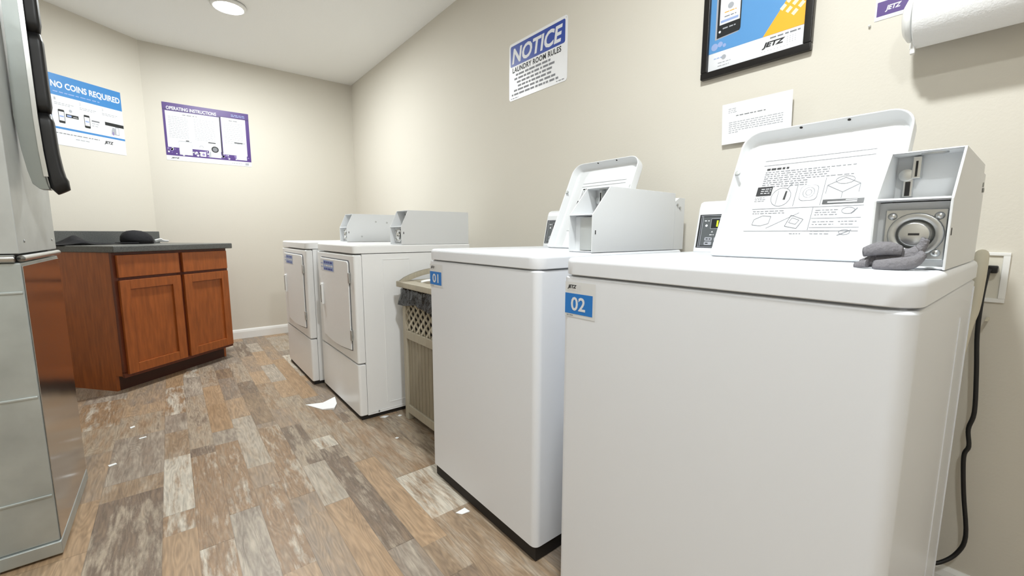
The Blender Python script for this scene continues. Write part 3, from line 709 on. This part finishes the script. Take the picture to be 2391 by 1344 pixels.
tag(p.build('notice_sign'), 'white NOTICE sign with blue band, laundry room rules in black print', 'sign')

t = empty('framed_poster', (WALL_X, .861, 1.552), 'black framed blue poster with phone and orange corner, top cut by the image edge', 'framed poster')
fwid, fh, fb = .350, .457, .023
a = MB(); D = .020
for (u0, v0, u1, v1) in ((0, 0, fwid, fb), (0, fh-fb, fwid, fh), (0, fb, fb, fh-fb), (fwid-fb, fb, fwid, fh-fb)):
    a.box(-D, -.0005, -u1, -u0, v0, v1, .003)
a.build('frame', M_frame, t)
p = Print((-.006, -fb, fb), UR, NR); w, h = fwid-2*fb, fh-2*fb; p.base(w, h, M_print_w, .002)
p.rect(0, .062, w, h, M_sky2, 1)
p.shape([(.182, .062), (w, .062), (w, .235)], M_orange, 2)
for r_ in range(3):                                                       # slanted rows of blurred cream print
    for c_ in range(4):
        bu, bv = .232+.017*r_+.0175*c_, .128-.013*r_+.0165*c_*1.0
        p.line(bu, bv, bu+.0125, bv+.012, .0115, M_cream, 3)
p.shape([(.020, .104), (.100, .110), (.106, .118), (.106, .300), (.020, .300)], M_lgrey, 2)
p.shape([(.026, .108), (.104, .113), (.107, .120), (.107, .300), (.026, .300)], M_pbezel, 3)
p.shape([(.034, .150), (.103, .150), (.103, .292), (.034, .292)], M_print_w, 4); p.rect(.038, .156, .098, .164, M_lblue, 5); p.words(.05, .172, .09, .003, M_grey, 5); p.disc(.07, .205, .010, M_lgrey, 5); p.words(.05, .186, .09, .003, M_orange, 5)
p.words(.046, .134, .090, .004, M_lgrey, 4); p.disc(.036, .128, .004, M_print_w, 4)
for u_, v_, r_ in ((.02, .082, .012), (.04, .086, .009), (.055, .079, .006)): p.disc(u_, v_, r_, M_lblue, 2)
jetz(p, .182, .022, .068, .020, M_ink, M_lgrey); p.words(.205, .050, .292, .004, M_grey)
p.disc(.055, .040, .008, M_lgrey, 2); p.words(.020, .040, .048, .003, M_lblue); p.words(.035, .022, .080, .003, M_lgrey); p.words(.035, .012, .075, .0025, M_lgrey)
p.build('poster_print', None, t)

tl = Vector((-.012, 0, .134))                                             # lower edge stands off the wall
p = Print((WALL_X-.013, .768, 1.308), UR, (-1, 0, -.09), tl); w, h = .221, .136; p.th = .0004
p.base(w, h, M_paper, .0006); p.k = .00015
for i in range(3): p.words(.022, h-.020-.006*i, .050, .0022, M_lgrey)
p.words(.048, h-.046, .150, .003, M_grey)
for i in range(6): p.words(.024, h-.066-.0068*i, .196 if i < 5 else .06, .0024, M_lgrey)
tag(p.build('paper_notice'), 'white typed paper notice taped below the framed poster, lower edge lifting', 'paper notice')

p = Print((WALL_X, .365, 1.582), UR, NR); w, h = .215, .28; p.base(w, h, M_print_w, .0012)
p.rect(.004, .010, w-.004, .048, M_purp, 1); p.text('JETZ', .022, .018, .056, .034, M_print_w, 2, bold=.035, shear=.25)
for i in range(8): p.words(.02, .07+.014*i, w-.03, .004, M_lgrey)
tag(p.build('small_sign'), 'white sign with purple band, partly hidden behind the paper towel roll', 'sign')
a = MB(); a.lathe((WALL_X, .374, 1.574), (-1, 0, 0), [(0, .003), (.006, .003), (.008, .002), (.009, .0004)], 12)
tag(a.build('wall_anchor', M_trim), 'tiny white wall plug beside the lower corner of the purple-banded sign', 'wall plug')

# ------------------------------------------------------------------ paper towel roll on its holder
t = empty('paper_towel_holder', (1.51, .262, 1.526), 'white wall bracket gripping the paper towel roll, end cap toward the posters', 'paper towel holder')
a = MB(); a.lathe((0, 0, 0), (0, 1, 0), [(0, .046), (.004, .052), (.012, .050), (.020, .036), (.023, .001)], 32)
a.prism([(-.006, -.030), (.0865, -.045), (.0865, .045), (-.006, .030)], 1, .004, .012, .002); a.box(.078, .0865, -.32, .02, -.045, .045, .002)
a.box(-.004, .008, -.006, .004, -.082, -.040, .002)
a.build('bracket', M_trim, t)
a = MB(); a.prism([(-.006, -.030), (.0865, -.045), (.0865, .045), (-.006, .030)], 1, -.320, -.312, .002); a.build('far_arm', M_trim, t)
a = MB(); ro = .068
a.loft([[(r_*math.cos(2*math.pi*i/48), y_, r_*math.sin(2*math.pi*i/48)) for i in range(48)] for y_, r_ in ((-.003, .022), (-.003, ro-.004), (-.006, ro), (-.295, ro), (-.298, ro-.004), (-.298, .022))])
o = a.build('paper_towel_roll', M_roll); o.location = (1.51, .262, 1.526)
tag(o, 'thick white roll of paper towels at the top right corner', 'paper towel roll')

# ------------------------------------------------------------------ outlet box, hose, cord
t = empty('laundry_outlet_box', (WALL_X, .112, .822), 'cream recessed laundry outlet box on the wall behind washer 02', 'outlet box')
a = MB(); w, h, D = .062, .124, .006
for (u0, v0, u1, v1) in ((0, 0, w, .010), (0, h-.008, w, h), (0, .010, .006, h-.008), (w-.012, .010, w, h-.008)): a.box(-D, -.0004, -u1, -u0, v0, v1, .001)
a.build('face_frame', M_trim, t)
a = MB(); a.box(-.002, -.0004, -w+.005, -.004, .006, h-.004); a.build('back_plate', M_boxin, t)
a = MB(); a.box(-.030, -.002, -.045, -.026, .074, .092, .003); a.build('plug', M_black, t)
a = MB(); a.tube([(1.592, .101, .905), (1.565, .097, .938), (1.528, .094, .936), (1.510, .093, .890), (1.512, .096, .812), (1.505, .104, .755), (1.500, .115, .60), (1.50, .12, .3)], .0125, 12, 5)
tag(a.build('drain_hose', M_hose), 'cream drain hose hooking out of the outlet box behind washer 02', 'hose')
a = MB(); a.tube([(1.572, .080, .904), (1.562, .083, .895), (1.556, .086, .829), (1.556, .085, .743), (1.556, .077, .645), (1.556, .071, .545), (1.556, .077, .498), (1.556, .072, .453), (1.556, .078, .421), (1.556, .069, .325), (1.558, .055, .213), (1.556, .066, .157), (1.54, .092, .122), (1.52, .125, .105)], (lambda s_: .0048), 10, 5)
tag(a.build('power_cord', M_cord), 'black power cord hanging down the wall behind washer 02', 'cord')
a = MB(); a.box(WALL_X-.045, WALL_X-.0005, .070, .076, .778, .784, .001)
tag(a.build('cable_clip', M_hose), 'thin cream cable tie holding the black cord to the wall', 'cable clip')

# ------------------------------------------------------------------ grey glove on washer 02
gl = empty('work_glove', (.936, .158, ZT), 'crumpled grey knit glove in front of the lock on washer 02', 'glove')
a = MB()
def lump(pts, r, fl=.8): a.tube(pts, r, 12, 4, fl)
lump([(.006, .030, .010), (.008, .010, .013), (.010, -.010, .015), (.012, -.028, .018), (.016, -.040, .026)], lambda s: .012+.004*math.sin(math.pi*s))
lump([(.014, -.030, .020), (.017, -.042, .030), (.020, -.048, .044)], lambda s: .011-.003*s)
lump([(-.004, .050, .024), (-.006, .028, .029), (-.004, .004, .030), (.002, -.016, .026)], lambda s: .008+.003*math.sin(math.pi*s))
lump([(-.016, .026, .006), (-.020, .004, .007), (-.014, -.020, .009), (-.004, -.040, .013), (.004, -.050, .024)], lambda s: .0075+.003*math.sin(math.pi*s))
lump([(.000, .056, .006), (.006, .040, .010), (.010, .022, .018), (.012, .006, .022)], lambda s: .007+.003*math.sin(math.pi*s))
lump([(-.004, .064, .004), (-.010, .050, .006), (-.014, .038, .008)], lambda s: .005+.002*s)
for v_ in a.bm.verts: v_.co = Vector((v_.co.x, v_.co.y*.74, max(.0006, v_.co.z*1.15)))
a.build('knit_fabric', M_glove, gl)

# ------------------------------------------------------------------ posters on the far walls
p = Print((.034, BACK_Y, 1.600), (1, 0, 0), (0, -1, 0)); w, h = .614, .468; p.base(w, h, M_print_w, .002)
p.rect(0, .040, w, h, M_purp, 1); p.rect(0, h-.062, w, h, M_purpd, 2); p.rect(0, h-.050, w, h, M_purp, 3)
p.text('OPERATING INSTRUCTIONS', .026, h-.056, .370, h-.028, M_print_w, 4, bold=.02)
for i in range(2): p.words(.48, h-.030-.012*i, .585, .005, M_lblue, 4)
for i in range(60): p.disc(random.uniform(.01, w-.01), random.uniform(.05, .10), random.uniform(.003, .010), M_purpl if random.random() < .7 else M_print_w, 2, 6)
p.rect(.016, .108, .388, h-.066, M_print_w, 4); p.rect(.402, .090, w-.028, h-.058, M_print_w, 4); p.rect(.390, .075, .397, h-.060, M_ink, 4)
p.words(.13, h-.090, .23, .006, M_grey, 5); p.words(.46, h-.084, .53, .006, M_grey, 5)
for i in range(13):
    p.words(.032, h-.112-.014*i, .165, .004, M_lgrey, 5); p.words(.205, h-.112-.014*i, .350, .004, M_lgrey, 5)
    if i < 11: p.words(.420, h-.108-.017*i, .560, .004, M_lgrey, 5)
p.rect(.090, .052, .180, .165, M_lgrey, 5); p.rect(.092, .054, .178, .160, M_print_w, 6); p.rect(.140, .166, .162, .174, M_pbezel, 6); p.disc(.105, .064, .012, M_print_w, 7)
p.rect(.232, .052, .274, .092, M_print_w, 5); p.disc(.256, .070, .010, M_purpl, 6)
p.rect(.296, .052, .384, .170, M_print_w, 5); p.disc(.342, .122, .027, M_ink, 6); p.disc(.342, .122, .018, M_grey, 7); p.rect(.296, .172, .350, .180, M_ink, 6); p.rect(.300, .05, .31, .10, M_lgrey, 6)
p.disc(.245, .132, .014, M_lgrey, 5); p.disc(.245, .130, .010, M_print_w, 6)
p.rect(.500, .052, .580, .190, M_print_w, 5); p.rect(.490, .196, .555, .204, M_ink, 6); p.disc(.565, .200, .004, M_grey, 6); p.rect(.500, .188, .580, .190, M_lgrey, 6)
p.text('JETZ', .030, .013, .088, .027, M_ink, 4, bold=.03, shear=.25)
p.rect(.565, .010, .592, .030, M_lgrey, 4); p.words(.46, .018, .54, .004, M_lgrey, 4)
tag(p.build('instruction_poster'), 'purple bordered operating instructions poster on the back wall', 'poster')

tb1 = .66
O = Vector((X1 - tb1*SN, BACK_Y - tb1*CS, 1.590)); p = Print(O, (SN, CS, 0), (CS, -SN, 0)); w, h = tb1-.173, .470; p.base(w, h, M_print_w, .002)
k = w/.487
p.rect(0, .108, w, h, M_sky, 1); p.rect(.040, .122, w, h-.140, M_print_w, 2)
p.text('NO COINS REQUIRED', .052, h-.095, w-.010, h-.045, M_print_w, 2, bold=.03)
p.words(.060, h-.118, w-.15, .006, M_lblue, 2)
for i, u_ in enumerate((.060, .205, .345)):
    p.text(str(i+1), u_, h-.172, u_+.010, h-.154, M_lgrey, 3); p.words(u_, h-.190, u_+.11, .004, M_lgrey, 3); p.words(u_, h-.200, u_+.09, .004, M_lgrey, 3)
for u_ in (.075, .225):
    p.rr(u_, .150, u_+.036, .240, .006, M_pbezel, 3); p.rect(u_+.003, .166, u_+.033, .226, M_print_w, 4); p.rect(u_+.006, .19, u_+.03, .2, M_lblue, 5)
p.rect(.118, .196, .192, .218, M_pbezel, 3); p.rect(.124, .201, .150, .212, M_lblue, 4); p.rect(.160, .203, .186, .206, M_print_w, 4)
p.disc(.148, .242, .010, M_lgrey, 3, 10); p.rect(.272, .204, .322, .214, M_grey, 3); p.words(.272, .188, .322, .005, M_lgrey, 3); p.words(.272, .172, .32, .005, M_lgrey, 3)
p.rect(.358, .200, w-.001, .224, M_pbezel, 3); p.shape([(.395, .140), (.425, .140), (.428, .185), (.408, .195), (.398, .170)], M_lgrey, 3); p.rect(.425, .140, .450, .200, M_lgrey, 3); p.rect(.429, .146, .446, .194, M_print_w, 4); p.rect(.403, .136, .412, .160, M_purpl, 4)
p.words(.050, .078, .310, .005, M_grey, 3); p.words(.160, .052, .250, .005, M_lgrey, 3); jetz(p, .340, .058, .062, .026, M_ink, M_lgrey)
tag(p.build('payment_poster'), 'blue and white NO COINS REQUIRED poster on the angled wall', 'poster')

# ------------------------------------------------------------------ litter on the floor
def scrap(pts, z, label, th=.0012):
    a = MB(); a.loft([[(x, y, zz) for (x, y), zz in zip(pts, zs)] for zs in ([.0006]*len(pts), [th+z*k for k in (0, .4, 1, .3, .8, .2)[:len(pts)]])], smooth=False)
    return tag(a.build('paper_scrap', M_paper), label, 'paper scrap', None)
scrap([(.542, 2.60), (.600, 2.46), (.655, 2.425), (.690, 2.50), (.708, 2.60), (.630, 2.565)], .010, 'largest torn white paper piece on the floor beside the nearer dryer')
scrap([(.722, 1.222), (.735, 1.200), (.765, 1.195), (.762, 1.225)], .003, 'small white scrap on the floor in front of washer 01')
scrap([(-.192, 2.66), (-.188, 2.645), (-.162, 2.648), (-.165, 2.664)], .002, 'white speck on the floor, middle one of the three near the metal cabinet')
scrap([(-.234, 2.845), (-.230, 2.82), (-.214, 2.83), (-.216, 2.85)], .002, 'white speck on the floor, farthest of the three near the metal cabinet')
scrap([(-.282, 2.42), (-.276, 2.400), (-.252, 2.408), (-.258, 2.425)], .002, 'white speck on the floor, closest of the three near the metal cabinet')
scrap([(.782, 1.89), (.788, 1.875), (.800, 1.880), (.794, 1.893)], .002, 'tiny cream crumb on the floor in front of the trash can')
scrap([(.815, 2.165), (.835, 2.140), (.860, 2.150), (.842, 2.168)], .003, 'pale fluff on the floor against the nearer dryer side')
scrap([(.900, 2.125), (.905, 2.108), (.920, 2.112), (.914, 2.130)], .003, 'pale fluff on the floor by the trash can corner post')
